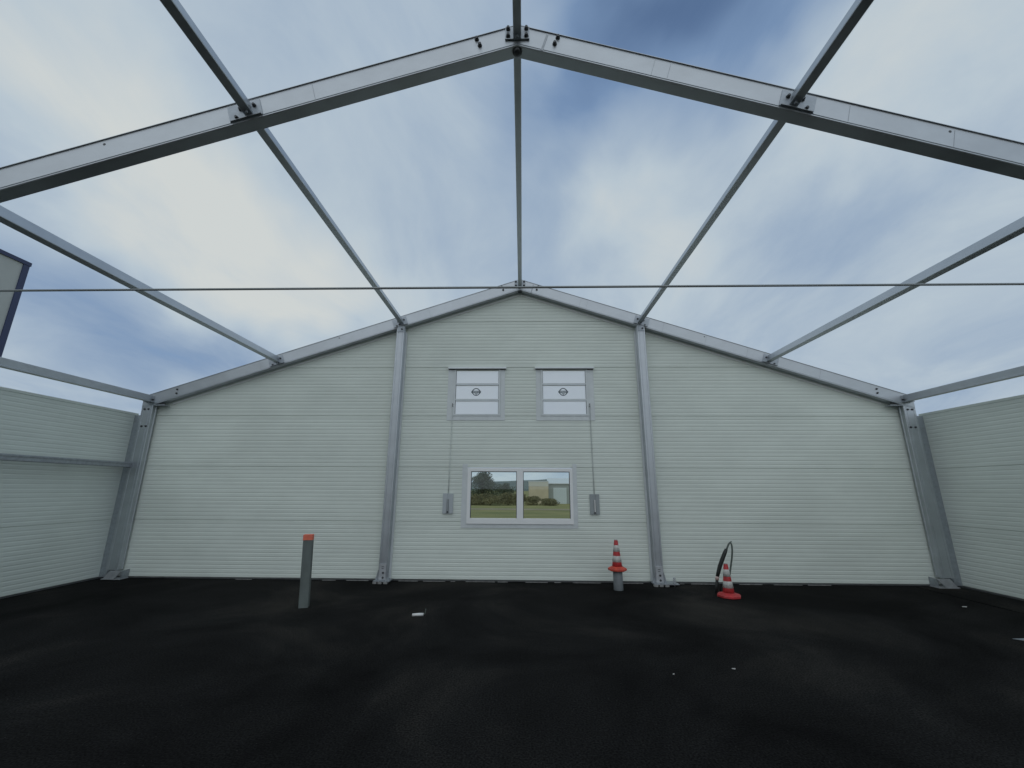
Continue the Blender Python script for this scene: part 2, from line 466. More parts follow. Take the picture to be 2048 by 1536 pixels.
def portal_frame(yf, label, near):
    fr_ = thing('portal_frame', (0, yf, 0), label, 'frame', 'aluminium roof frames')
    for s in (-1, 1):
        a = [(s * 0.0008, yf + y, ZR + t_ / CT) for y, t_ in rafter_profile()]
        e_ = [(s * 7.55, yf + y, ztop(7.55) + t_ / CT) for y, t_ in rafter_profile()]
        raf = MB().loft(a, e_).build('rafter', 'aluminium', fr_)
        # column under the rafter end
        x0, x1 = 7.33, 7.55
        c = 0.006
        pr = [(x0 + c, 0), (x0, c), (x0, 0.03), (x0 + 0.008, 0.036), (x0 + 0.008, 0.084), (x0, 0.09), (x0, FW - c), (x0 + c, FW), (x1 - c, FW), (x1, FW - c), (x1, c), (x1 - c, 0),
              (x1 - 0.04, 0), (x1 - 0.044, 0.005), (x1 - 0.05, 0.005), (x1 - 0.054, 0), (x0 + 0.054, 0), (x0 + 0.05, 0.005), (x0 + 0.044, 0.005), (x0 + 0.04, 0)]
        bot = [(s * x, yf + y, 0.165) for x, y in pr]
        top = [(s * x, yf + y, ztop(x) - FD / CT - 0.001) for x, y in pr]
        colm = MB().loft(bot, top).build('column', 'aluminium', fr_)
        # shoe: base plate, raking front plate, gussets
        sh = MB()
        sh.box(min(s * 7.21, s * 7.56), max(s * 7.21, s * 7.56), yf - 0.045, yf + 0.145, 0.009, 0.024)
        ring = lambda y: [(s * 7.20, y, 0.158), (s * 7.43, y, 0.158), (s * 7.535, y, 0.0245), (s * 7.335, y, 0.0245)]
        sh.loft(ring(yf - 0.035), ring(yf - 0.022))
        shoe = sh.build('base_shoe', 'galvanised', fr_)
        for x in (7.225, 7.50):
            gq = lambda xx: [(s * xx, yf - 0.02, 0.0245), (s * xx, yf + 0.14, 0.0245), (s * xx, yf + 0.14, 0.164), (s * xx, yf - 0.02, 0.150)]
            MB().loft(gq(x), gq(x + 0.012)).build('gusset', 'steel', fr_)
        # knee plate under the rafter and the slot it leaves, its shade filled in as a dark solid
        kp = MB(); kp.box(min(s * 7.08, s * 7.325), max(s * 7.08, s * 7.325), yf - 0.012, yf + 0.10, 3.215, 3.232)
        kp.build('knee_plate', 'steel', fr_)
        kw = MB()
        kr = lambda y: [(s * 7.325, y, 3.2325), (s * 7.325, y, ztop(7.325) - FD / CT - 0.004), (s * 7.17, y, ztop(7.17) - FD / CT - 0.004), (s * 7.10, y, 3.2325)]
        kw.loft(kr(yf + 0.03), kr(yf + 0.07)); kw.build('knee_slot_shade', 'dark_bolt', fr_)
        for x, z in ((7.40, 3.14), (7.48, 3.14), (7.385, 2.80), (7.47, 2.80)):
            shared('bolt', BOLT, (s * x, yf, z), fr_, scale=(1.0, 1, 1.0))
        for dz in (0.075, 0.155):
            shared('bolt', BOLT, (s * 6.90, yf, ztop(6.90) - dz), fr_)
        # splice bolts beside the ridge
        for x, dz in ((0.383, 0.040), (0.352, 0.125)):
            shared('bolt', BOLT, (s * x, yf, ztop(x) - dz), fr_, scale=(1.15, 1.2, 1.15))
        for x, dz in ((3.72, 0.055), (2.61, 0.155)):
            shared('rivet', PLUG, (s * x, yf, ztop(x) - dz), fr_)
    # ridge plate on the web, and the plug in the underside of the ridge
    MB().box(-0.115, 0.115, yf - 0.007, yf - 0.0005, 5.748, 5.905).build('ridge_plate', 'bracket', fr_)
    MB().box(-0.115, 0.115, yf - 0.018, yf - 0.0075, 5.742, 5.750).build('ridge_shelf', 'steel', fr_)
    for sx in (-0.086, 0.086):
        for z in (5.872, 5.785):
            shared('bolt', BOLT, (sx, yf - 0.007, z), fr_, scale=(1.15, 1.2, 1.15))
    p_ = MB(); p_.lathe((0, yf + 0.055, ZR - FD / CT - 0.03), [(0.012, -0.006), (0.036, 0.0), (0.043, 0.012), (0.043, 0.05)], 18)
    p_.build('ridge_plug', 'dark_bolt', fr_)
    # narrow cover strip beside the ridge on the right-hand rafter
    xs_ = 0.22
    q_ = MB(); q_.loft([(xs_, yf - 0.003, ztop(xs_) - FD / CT + 0.012), (xs_ + 0.02, yf - 0.003, ztop(xs_ + 0.02) - FD / CT + 0.012), (xs_ + 0.075, yf - 0.003, ztop(xs_ + 0.075) - 0.03), (xs_ + 0.055, yf - 0.003, ztop(xs_ + 0.055) - 0.03)],
                       [(xs_, yf - 0.0004, ztop(xs_) - FD / CT + 0.012), (xs_ + 0.02, yf - 0.0004, ztop(xs_ + 0.02) - FD / CT + 0.012), (xs_ + 0.075, yf - 0.0004, ztop(xs_ + 0.075) - 0.03), (xs_ + 0.055, yf - 0.0004, ztop(xs_ + 0.055) - 0.03)])
    q_.build('cover_strip', 'steel', fr_)
    for sx, x in ((1, 1.27), (1, 1.41), (1, 2.93), (1, 3.76), (-1, 1.9), (-1, 5.3), (1, 5.9), (1, 4.55)):
        MB().loft([(sx * x, yf - 0.0012, ztop(x) - 0.03), (sx * (x + 0.005), yf - 0.0012, ztop(x) - 0.03), (sx * (x + 0.005 - 0.05), yf - 0.0012, ztop(x - 0.05) - FD / CT + 0.035), (sx * (x - 0.05), yf - 0.0012, ztop(x - 0.05) - FD / CT + 0.035)],
                  [(sx * x, yf - 0.0002, ztop(x) - 0.03), (sx * (x + 0.005), yf - 0.0002, ztop(x) - 0.03), (sx * (x + 0.005 - 0.05), yf - 0.0002, ztop(x - 0.05) - FD / CT + 0.035), (sx * (x - 0.05), yf - 0.0002, ztop(x - 0.05) - FD / CT + 0.035)]).build('seam', 'steel', fr_)
    return fr_


frame_far = portal_frame(FAR, 'pale aluminium roof frame against the white end wall, farthest from the camera', False)
frame_near = portal_frame(NEAR, 'large aluminium roof frame crossing overhead, nearest to the camera', True)

# tie rod of the near frame
mb = MB(); mb.cyl((-7.34, NEAR + 0.06, 3.222), (7.34, NEAR + 0.06, 3.222), 0.0095, n=12)
tag(mb.build('tie_rod', 'rod_dark'), 'thin dark tie rod stretched level across the whole hall', 'rod')

# ------------------------------------------------------------------ purlins
def purlin(x, bay, label):
    s = 0 if abs(x) < 0.01 else (1 if x > 0 else -1)
    y0, y1 = (NEAR + FW + 0.001, FAR - 0.001) if bay == 1 else (BACK, NEAR - 0.001)
    eave = abs(x) > 7
    th = math.atan(SL) * s
    et = Vector((math.cos(th), 0, -math.sin(th)))       # along the slope
    en = Vector((math.sin(th), 0, math.cos(th)))        # out of the roof
    w, h = 0.076, 0.134
    cz = ztop(x) - (0.110 / CT if not eave else 0.10)
    if eave: et, en = Vector((1, 0, 0)), Vector((0, 0, 1))
    c0 = Vector((x, 0, cz))
    root = thing('purlin', (x, y1, cz), label, 'purlin', 'purlins between the roof frames')
    k = 0.005
    # hollow section with rounded corners and a shallow step low on each side
    pf = [(-w / 2 + k, -h / 2), (w / 2 - k, -h / 2), (w / 2, -h / 2 + k), (w / 2, -h / 2 + 0.03), (w / 2 - 0.003, -h / 2 + 0.034), (w / 2 - 0.003, h / 2 - k), (w / 2 - k, h / 2),
          (-w / 2 + k, h / 2), (-w / 2 + 0.003, h / 2 - k), (-w / 2 + 0.003, -h / 2 + 0.034), (-w / 2, -h / 2 + 0.03), (-w / 2, -h / 2 + k)]
    ring = lambda y: [c0 + et * u + en * v + Vector((0, y, 0)) for u, v in pf]
    MB().loft(ring(y0), ring(y1)).build('beam', 'aluminium', root)

    def plate(u0, u1, v0, v1, ya, yb, name, material):
        r_ = lambda y: [c0 + et * u + en * v + Vector((0, y, 0)) for u, v in ((u0, v0), (u1, v0), (u1, v1), (u0, v1))]
        return MB().loft(r_(ya), r_(yb)).build(name, material, root)

    if s and not eave:
        # end bracket on the web of the frame, shelf below, bolts
        o_ = 0.03 * s
        plate(-0.15 + o_, 0.15 + o_, -0.098, 0.078, y1 - 0.006, y1, 'end_plate', 'bracket')
        plate(-0.14 + o_, 0.14 + o_, -0.100, -0.090, y1 - 0.02, y1 - 0.0065, 'shelf', 'steel')
        for u, v in ((-0.062, 0.01), (0.064, 0.014)):
            p = c0 + et * u + en * v
            shared('bolt', BOLT, (p.x, y1 - 0.006, p.z), root, scale=(1.0, 1.1, 1.0))
        p = c0 + et * (0.11 * s) + en * (-0.076)
        shared('bolt', BOLT, (p.x, y1 - 0.006, p.z), root, scale=(1.0, 1.1, 1.0))
    if eave:
        plate(-0.075, 0.075, -0.085, 0.06, y1 - 0.006, y1, 'end_plate', 'steel')
        plate(-0.07, 0.09, -0.074, -0.064, y1 - 0.09, y1 - 0.0065, 'shelf', 'steel')
        shared('bolt', BOLT, (x - 0.055, y1 - 0.006, cz - 0.02), root)
        shared('bolt', BOLT, (x + 0.055, y1 - 0.006, cz - 0.02), root)
    # clamp hanging below the end
    q = c0 - en * (h / 2 + 0.001)
    MB().cyl(q + Vector((0, y1 - 0.045, 0)), q + Vector((0, y1 - 0.045, 0)) - en * 0.028, 0.013, n=6, smooth=False).build('clamp_bolt', 'steel', root)
    return root


side_word = {-1: 'left', 1: 'right'}
purlin(0, 1, 'central ridge purlin running from the near frame to the gable peak')
purlin(0, 0, 'dark ridge purlin above the near frame at the top middle of the picture')
for s in (-1, 1):
    sw = side_word[s]
    purlin(s * 2.46, 1, 'upper %s purlin running down to the %s gable post' % (sw, sw))
    purlin(s * 2.46, 0, 'overhead purlin ending on the near frame, %s of the ridge' % sw)
    purlin(s * 4.94, 1, 'middle %s purlin crossing the tie rod towards the end wall' % sw)
    purlin(s * 7.40, 1, 'low eaves purlin above the %s side wall' % sw)

# ------------------------------------------------------------------ gable posts
def gable_post(s, label):
    x = s * 2.46
    root = thing('gable_post', (x, FAR, 0), label, 'post', 'posts carrying the end wall')
    w = 0.16
    pr = [(-w / 2 + 0.006, 0), (-w / 2, 0.006), (-w / 2, 0.045), (-w / 2 + 0.007, 0.05), (-w / 2 + 0.007, 0.07), (-w / 2, 0.075), (-w / 2, FW), (w / 2, FW), (w / 2, 0.075), (w / 2 - 0.007, 0.07), (w / 2 - 0.007, 0.05),
          (w / 2, 0.045), (w / 2, 0.006), (w / 2 - 0.006, 0), (0.05, 0), (0.046, 0.004), (0.040, 0.004), (0.036, 0), (-0.036, 0), (-0.040, 0.004), (-0.046, 0.004), (-0.05, 0)]
    dz = 0.002
    MB().loft([(x + u, FAR + v, 0.05) for u, v in pr], [(x + u, FAR + v, ztop(x + u) - FD / CT - dz) for u, v in pr]).build('shaft', 'aluminium', root)
    # rear flange against the panels
    MB().loft([(x + u, v, 0.05) for u, v in ((-0.115, FAR + FW + 0.001), (0.115, FAR + FW + 0.001), (0.115, FAR + FW + 0.02), (-0.115, FAR + FW + 0.02))],
              [(x + u, v, ztop(abs(x) + 0.115) - FD / CT - 0.03) for u, v in ((-0.115, FAR + FW + 0.001), (0.115, FAR + FW + 0.001), (0.115, FAR + FW + 0.02), (-0.115, FAR + FW + 0.02))]).build('rear_flange', 'flashing', root)
    # head plate
    zt = ztop(x) - FD / CT
    MB().box(x - 0.062, x + 0.062, FAR - 0.012, FAR - 0.002, zt - 0.10, zt + 0.10).build('head_plate', 'bracket', root)
    for u, z in ((-0.03, zt + 0.055), (0.03, zt - 0.045)):
        shared('bolt', BOLT, (x + u, FAR - 0.012, z), root)
    # foot: channel with slots on a base plate with packers
    ft = MB()
    ft.box(x - 0.06, x + 0.06, FAR - 0.018, FAR - 0.0015, 0.050, 0.315)
    ft.build('foot_channel', 'galvanised', root)
    for z, ww in ((0.265, 0.045), (0.235, 0.04)):
        MB().box(x - ww / 2, x + ww / 2, FAR - 0.0195, FAR - 0.018, z - 0.005, z + 0.005).build('slot', 'dark_bolt', root)
    for z in (0.165, 0.085):
        shared('bolt', BOLT, (x + 0.012, FAR - 0.018, z), root)
    ex = 0.17 if s > 0 else 0.03
    MB().box(x - 0.13, x + 0.13 + ex, FAR - 0.12, FAR + FW, 0.034, 0.048).build('base_plate', 'steel', root)
    for u in (-0.10, -0.01, 0.09):
        MB().box(x + u - 0.03, x + u + 0.035, FAR - 0.12, FAR - 0.04, 0.001, 0.033).build('packer', 'shim_gap_light', root)
    MB().box(x - 0.10, x + 0.08, FAR - 0.02, FAR + FW - 0.01, 0.001, 0.033).build('packer', 'dark_rail', root)
    for sx in (-1, 1):
        MB().loft([(x + sx * 0.084, FAR + 0.0, 0.0485), (x + sx * 0.125, FAR + 0.0, 0.0485), (x + sx * 0.084, FAR + 0.0, 0.21)],
                  [(x + sx * 0.084, FAR + 0.012, 0.0485), (x + sx * 0.125, FAR + 0.012, 0.0485), (x + sx * 0.084, FAR + 0.012, 0.21)]).build('gusset', 'steel', root)
    if s > 0:
        # tall threaded anchor at the corner of the plate
        a_ = MB(); a_.cyl((x + 0.235, FAR - 0.07, 0.0), (x + 0.235, FAR - 0.07, 0.15), 0.011, n=10)
        for z in (0.052, 0.085, 0.118):
            a_.cyl((x + 0.235, FAR - 0.07, z), (x + 0.235, FAR - 0.07, z + 0.018), 0.022, n=6, smooth=False)
        a_.build('anchor_rod', 'galvanised', root)
    else:
        a_ = MB(); a_.cyl((x + 0.10, FAR - 0.085, 0.048), (x + 0.10, FAR - 0.085, 0.085), 0.016, n=6, smooth=False); a_.build('anchor_rod', 'galvanised', root)
    return root


gable_post(-1, 'grey aluminium post of the end wall, left of the picture window')
gable_post(1, 'grey aluminium post of the end wall beside the raised traffic cone')

# ------------------------------------------------------------------ ribbed wall panels
PT = 0.06
NR = 14


def rib_profile():
    """(depth, height) pairs of one 1 m panel: 14 shallow grooves; depth grows to the outside"""
    p = 1.0 / NR
    pts = [(0.004, 0.0035), (0.0, 0.009)]
    for i in range(NR):
        z = i * p
        if i: pts += [(0.0, z - 0.019), (0.0028, z - 0.005), (0.0028, z + 0.002), (0.0, z + 0.012)]
    pts += [(0.0, 0.991), (0.004, 0.9965), (0.018, 0.9965), (0.018, 1.0), (PT, 1.0), (PT, 0.0), (0.018, 0.0), (0.018, 0.0035)]
    return pts


RIB = rib_profile()


def panel_x(name, parent, xa, xb, z0, cuts=(), material='panel'):
    return MB().loft([(xa, WALLY + d, z0 + h) for d, h in RIB], [(xb, WALLY + d, z0 + h) for d, h in RIB]).build(name, material, parent, cuts=cuts)


def panel_y(name, parent, s, ya, yb, z0, material='panel'):
    return MB().loft([(s * (WALLX + d), ya, z0 + h) for d, h in RIB], [(s * (WALLX + d), yb, z0 + h) for d, h in RIB]).build(name, material, parent)


Z0 = 0.031
gable = thing('gable_wall', (0, WALLY, 0), 'white ribbed panel end wall with a window and two louvres', 'wall')
roof_cuts = []
nL = Vector((-SL, 0, 1)).normalized(); nR = Vector((SL, 0, 1)).normalized()
apex = (0, WALLY, ZR - 0.05)
for row in range(6):
    z0 = Z0 + row
    for xa, xb in ((-7.56, -2.462), (-2.458, 2.458), (2.462, 7.56)):
        edge = min(abs(xa), abs(xb)) if xa * xb > 0 else 0
        if z0 > ztop(edge) - 0.06: continue
        far = max(abs(xa), abs(xb))
        cuts = []
        if z0 + 1.0 > ztop(far) - 0.06: cuts = [(apex, nL), (apex, nR)]
        segs = [(xa, xb, [])]
        if xa < 0 < xb and row == 1:
            segs = [(xa, -1.002, []), (1.002, xb, [])]
        if xa < 0 < xb and row == 3:
            segs = [(xa, -1.335, []), (-0.395, 0.405, []), (1.365, xb, [])]
        for a, b_, extra in segs:
            panel_x('panel', gable, a, b_, z0, cuts + extra)
# pale trim that follows the underside of the end frame
for s in (-1, 1):
    tr_ = lambda x, d0, d1: [(x, WALLY - 0.012, ztop(x) - d0), (x, WALLY - 0.0015, ztop(x) - d0), (x, WALLY - 0.0015, ztop(x) - d1), (x, WALLY - 0.012, ztop(x) - d1)]
    MB().loft(tr_(s * 0.01, FD / CT + 0.026, FD / CT + 0.058), tr_(s * 2.33, FD / CT + 0.026, FD / CT + 0.058)).build('edge_trim', 'white_upvc', gable)
    MB().loft(tr_(s * 2.585, FD / CT + 0.026, FD / CT + 0.058), tr_(s * 7.05, FD / CT + 0.026, FD / CT + 0.058)).build('edge_trim', 'white_upvc', gable)
# base rail and pale strips below it, coloured as daylight leaking under the wall
for xa, xb in ((-7.6, -2.60), (-2.32, 2.32), (2.72, 7.6)):
    MB().box(xa, xb, WALLY - 0.02, WALLY + PT, 0.012, 0.0295).build('base_rail', 'dark_rail', gable)
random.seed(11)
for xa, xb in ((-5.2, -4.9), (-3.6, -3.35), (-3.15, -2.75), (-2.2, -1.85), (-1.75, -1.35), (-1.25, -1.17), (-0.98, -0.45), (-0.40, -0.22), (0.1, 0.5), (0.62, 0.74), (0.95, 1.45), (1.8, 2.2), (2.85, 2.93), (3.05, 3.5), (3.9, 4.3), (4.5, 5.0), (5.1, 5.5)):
    MB().box(xa, xb, WALLY - 0.028, WALLY - 0.021, 0.002, 0.009 + random.uniform(0, 0.003)).build('gap_light_strip', 'shim_gap_light', gable)

# --- picture window
win = MB()
yA, yB = WALLY - 0.028, WALLY + 0.05
win.box(-1.0, 1.0, yA, yB, 1.957, 2.018)
win.box(-1.0, 1.0, yA, yB, 1.000, 1.090)
win.box(-1.0, -0.935, yA, yB, 1.0905, 1.9565)
win.box(0.945, 1.0, yA, yB, 1.0905, 1.9565)
win.box(-0.060, 0.060, yA, yB, 1.0905, 1.9565)
w_ = win.build('window', 'white_upvc', gable)
for xa, xb in ((-0.9345, -0.0605), (0.0605, 0.9445)):
    MB().box(xa, xb, WALLY + 0.010, WALLY + 0.016, 1.0908, 1.9562).build('pane', 'glass', w_)
    gk = MB()
    gk.box(xa, xa + 0.010, WALLY - 0.004, WALLY + 0.009, 1.0908, 1.9562); gk.box(xb - 0.010, xb, WALLY - 0.004, WALLY + 0.009, 1.0908, 1.9562)
    gk.box(xa + 0.0101, xb - 0.0101, WALLY - 0.004, WALLY + 0.009, 1.9442, 1.9562); gk.box(xa + 0.0101, xb - 0.0101, WALLY - 0.004, WALLY + 0.009, 1.0908, 1.0995)
    gk.build('gasket', 'gasket', w_)
    MB().box(xa + 0.0005, xb - 0.0005, WALLY - 0.016, WALLY - 0.005, 1.0908, 1.1010).build('glazing_bead', 'white_upvc', w_)
for nme, dims in (('flashing', (-1.105, -1.003, 0.925, 2.098)), ('flashing', (1.003, 1.082, 0.928, 2.100)), ('flashing', (-1.0025, 1.0025, 0.925, 0.997))):
    MB().box(dims[0], dims[1], WALLY - 0.009, WALLY - 0.0012, dims[2], dims[3]).build(nme, 'flashing', gable)

# --- louvre windows
def logo(cx, cz, y, parent):
    lg = MB()

    def ring(r0, r1, n=40, sx=1.0):
        a = [(cx + r0 * sx * math.cos(2 * math.pi * i / n), cz + r0 * math.sin(2 * math.pi * i / n)) for i in range(n)]
        b_ = [(cx + r1 * sx * math.cos(2 * math.pi * i / n), cz + r1 * math.sin(2 * math.pi * i / n)) for i in range(n)]
        vs_ = [(p[0], y, p[1]) for p in a] + [(p[0], y, p[1]) for p in b_] + [(p[0], y + 0.0012, p[1]) for p in a] + [(p[0], y + 0.0012, p[1]) for p in b_]
        fs_ = []
        for i in range(n):
            j = (i + 1) % n
            fs_ += [(i, j, n + j, n + i), (n + i, n + j, 3 * n + j, 3 * n + i), (2 * n + i, 3 * n + i, 3 * n + j, 2 * n + j), (i, 2 * n + i, 2 * n + j, j)]
        lg.add(vs_, fs_)

    def stroke(x0, z0, x1, z1, t_):
        d = Vector((x1 - x0, z1 - z0)).normalized(); n_ = Vector((-d.y, d.x)) * t_ / 2
        q = [(x0 + n_.x, z0 + n_.y), (x1 + n_.x, z1 + n_.y), (x1 - n_.x, z1 - n_.y), (x0 - n_.x, z0 - n_.y)]
        lg.loft([(cx + a, y - 0.0003, cz + b_) for a, b_ in q], [(cx + a, y + 0.0012, cz + b_) for a, b_ in q])

    ring(0.063, 0.080)
    for sx in (-1, 1):
        for sz in (-1, 1):
            stroke(sx * 0.096, 0.0, sx * 0.056, sz * 0.046, 0.014)
    stroke(-0.07, 0.018, 0.07, 0.018, 0.012)
    stroke(-0.07, -0.015, 0.07, -0.015, 0.010)
    for k in range(5):
        u = -0.048 + k * 0.024
        stroke(u - 0.006, -0.009, u + 0.003, 0.010, 0.008)
        stroke(u + 0.003, 0.010, u + 0.009, -0.009, 0.006)
    stroke(-0.034, -0.022, 0.0, -0.056, 0.008); stroke(0.034, -0.022, 0.0, -0.056, 0.008)
    stroke(-0.014, -0.036, 0.014, -0.036, 0.012)
    return lg.build('logo', 'logo_ink', parent)


def louvre(xa, xb, hx0, hx1, fl, lab):
    """xa..xb: clear width of the slats"""
    f = MB()
    y0, y1 = WALLY - 0.022, WALLY + 0.05
    f.box(xa - 0.036, xa - 0.002, y0, y1, 3.036, 3.985)
    f.box(xb + 0.002, xb + 0.036, y0, y1, 3.036, 3.985)
    f.box(xa - 0.0015, xb + 0.0015, y0 + 0.004, y1, 3.036, 3.072)
    f.box(xa - 0.0015, xb + 0.0015, y0 + 0.004, y1, 3.972, 3.985)
    for z in (3.3785, 3.7010):
        f.box(xa - 0.0015, xb + 0.0015, y0 + 0.006, y0 + 0.020, z - 0.024, z)
        f.box(xa - 0.0015, xb + 0.0015, y0 + 0.010, y1 - 0.01, z - 0.0425, z - 0.0295)
    lw = f.build('louvre_window', 'flashing', gable); tag(lw, lab)
    for k, (z0, z1) in enumerate(((3.073, 3.3355), (3.379, 3.6580), (3.7015, 3.9715))):
        s_ = MB(); s_.box(xa, xb, WALLY - 0.002, WALLY + 0.004, z0, z1); sl = s_.build('slat', 'frosted', lw)
    for z in (3.3420, 3.6645):
        MB().box(xa, xb, WALLY - 0.005, WALLY + 0.003, z - 0.0055, z + 0.0055 - 0.002).build('seal', 'gasket', lw)
    for x in (xa - 0.001, xb - 0.004):
        MB().box(x, x + 0.005, WALLY - 0.012, WALLY - 0.0025, 3.075, 3.970).build('seal', 'gasket', lw)
    logo((xa + xb) / 2 - 0.02, 3.522, WALLY - 0.0035, lw)
    h_ = MB()
    hp = lambda x: [(x, WALLY - 0.066, 3.995), (x, WALLY - 0.058, 4.030), (x, WALLY - 0.001, 4.040), (x, WALLY - 0.001, 4.034), (x, WALLY - 0.052, 4.022), (x, WALLY - 0.060, 3.995)]
    h_.loft(hp(hx0), hp(hx1)); h_.build('hood', 'flashing', lw)
    u_ = MB(); u_.box(hx0 + 0.01, hx1 - 0.01, WALLY - 0.05, WALLY - 0.001, 3.9865, 4.003); u_.build('hood_soffit_shade', 'dark_rail', lw)  # shade under the hood put into a dark colour
    for a, b_ in fl:
        MB().box(a, b_, WALLY - 0.008, WALLY - 0.0012, 2.944, 3.984).build('flashing', 'flashing', lw)
    MB().box(fl[0][1] + 0.0005, fl[1][0] - 0.0005, WALLY - 0.008, WALLY - 0.0012, 2.944, 3.034).build('flashing', 'flashing', lw)
    return lw


louvre(-1.293, -0.430, -1.462, -0.274, ((-1.455, -1.331), (-0.392, -0.300)), 'louvre window above the left half of the picture window')
louvre(0.457, 1.316, 0.306, 1.491, ((0.322, 0.4195), (1.354, 1.480)), 'louvre window above the right half of the picture window')


# --- hand operators
def operator(x0, x1, rx_top, rz_top, mat_box, mat_rod, lever, label):
    root = thing('louvre_operator', ((x0 + x1) / 2, WALLY, 1.36), label, 'crank', 'hand operators of the louvres')
    z0, z1 = 1.178, 1.545
    xm = (x0 + x1) / 2
    b_ = MB()
    b_.box(x0, xm - 0.022, WALLY - 0.03, WALLY - 0.001, z0, z1); b_.box(xm + 0.022, x1, WALLY - 0.03, WALLY - 0.001, z0, z1)
    b_.box(xm - 0.0215, xm + 0.0215, WALLY - 0.018, WALLY - 0.001, z0, z1)
    b_.build('housing', mat_box, root)
    l_ = MB(); l_.box(xm - 0.009, xm + 0.009, WALLY - 0.05, WALLY - 0.019, z0 + 0.01, z0 + 0.26); l_.build('lever', lever, root)
    k_ = MB(); k_.cyl((xm, WALLY - 0.055, z0 + 0.03), (xm, WALLY - 0.018, z0 + 0.03), 0.016, n=12); k_.build('knob', 'dark_bolt', root)
    c_ = MB()
    for k, dx in enumerate((-0.007, 0.007)):
        c_.tube([(xm + dx, WALLY - 0.012, z1 + 0.0005), (xm + (rx_top - xm) * 0.3 + dx, WALLY - 0.016, z1 + (rz_top - z1) * 0.3), (rx_top + dx, WALLY - 0.014, rz_top), (rx_top + dx * 0.6, WALLY - 0.026, rz_top + 0.22)], 0.0030, 8)
    c_.build('cable', mat_rod, root)
    for z in (rz_top + 0.23, rz_top + 0.27):
        MB().cyl((rx_top, WALLY - 0.04, z), (rx_top, WALLY - 0.009, z), 0.010, n=8).build('pulley', 'dark_bolt', root)
    return root


operator(-1.455, -1.262, -1.343, 3.0, 'operator_pale', 'rod_pale', 'operator_grey', 'grey hand crank with thin pale cables, left of the picture window')
operator(1.312, 1.487, 1.382, 3.0, 'operator_grey', 'rod_mid', 'white_plastic', 'grey hand crank with a white lever, right of the picture window')

# ------------------------------------------------------------------ side walls
for s, lab in ((-1, 'white ribbed panel side wall with a horizontal rail, left'), (1, 'plain white ribbed panel side wall without a rail, right')):
    sw_ = thing('side_wall', (s * WALLX, 3.0, 0), lab, 'wall')
    for ya, yb in ((BACK + 0.05, NEAR + 0.058), (NEAR + 0.062, WALLY - 0.003)):
        for row in range(3):
            panel_y('panel', sw_, s, ya, yb, Z0 + row)
        MB().box(min(s * (WALLX - 0.002), s * (WALLX + PT)), max(s * (WALLX - 0.002), s * (WALLX + PT)), ya, yb, 3.0315, 3.074).build('top_cap', 'panel', sw_)
        MB().box(min(s * (WALLX - 0.02), s * (WALLX + PT)), max(s * (WALLX - 0.02), s * (WALLX + PT)), ya, yb, 0.010, 0.0295).build('base_rail', 'dark_rail', sw_)
    # folded corner flashing between the column and the panels
    MB().box(min(s * 7.556, s * (WALLX - 0.002)), max(s * 7.556, s * (WALLX - 0.002)), FAR + 0.07, FAR + 0.078, 0.03, 3.03).build('corner_flashing', 'bracket', sw_)

root = thing('wall_rail', (-7.53, 5.6, 2.05), 'grey horizontal rail fixed along the left side wall', 'rail')
rp = [(-7.585, 2.000), (-7.500, 2.000), (-7.494, 2.006), (-7.494, 2.030), (-7.500, 2.036), (-7.500, 2.060), (-7.494, 2.066), (-7.494, 2.090), (-7.500, 2.096), (-7.585, 2.096)]
MB().loft([(x, NEAR + FW + 0.002, z) for x, z in rp], [(x, FAR - 0.008, z) for x, z in rp]).build('beam', 'steel', root)
MB().box(-7.60, -7.47, FAR - 0.007, FAR - 0.001, 1.985, 2.115).build('end_plate', 'steel', root)
for y in (4.4, 5.7, 7.0):
    MB().box(-7.716, -7.586, y - 0.02, y + 0.02, 2.03, 2.07).build('stand_off', 'steel', root)

# ------------------------------------------------------------------ things on the floor
root = thing('marker_post', (-3.06, 6.42, 0), 'grey square marker post with an orange top, standing on the asphalt', 'post')
hw = 0.063
pa = R(17)
def sq(z, h_, c=0.007):
    cx, cy = -3.045 - 0.05 * z, 6.44
    k_ = c / h_
    q_ = ((-1 + k_, -1), (1 - k_, -1), (1, -1 + k_), (1, 1 - k_), (1 - k_, 1), (-1 + k_, 1), (-1, 1 - k_), (-1, -1 + k_))
    return [(cx + h_ * (a * math.cos(pa) - b_ * math.sin(pa)), cy + h_ * (a * math.sin(pa) + b_ * math.cos(pa)), z) for a, b_ in q_]
MB().loft(sq(-0.002, hw), sq(0.896, hw)).build('shaft', 'post_grey', root)
MB().loft(sq(0.897, hw + 0.003), sq(0.968, hw + 0.002)).build('orange_top', 'orange_cap', root)


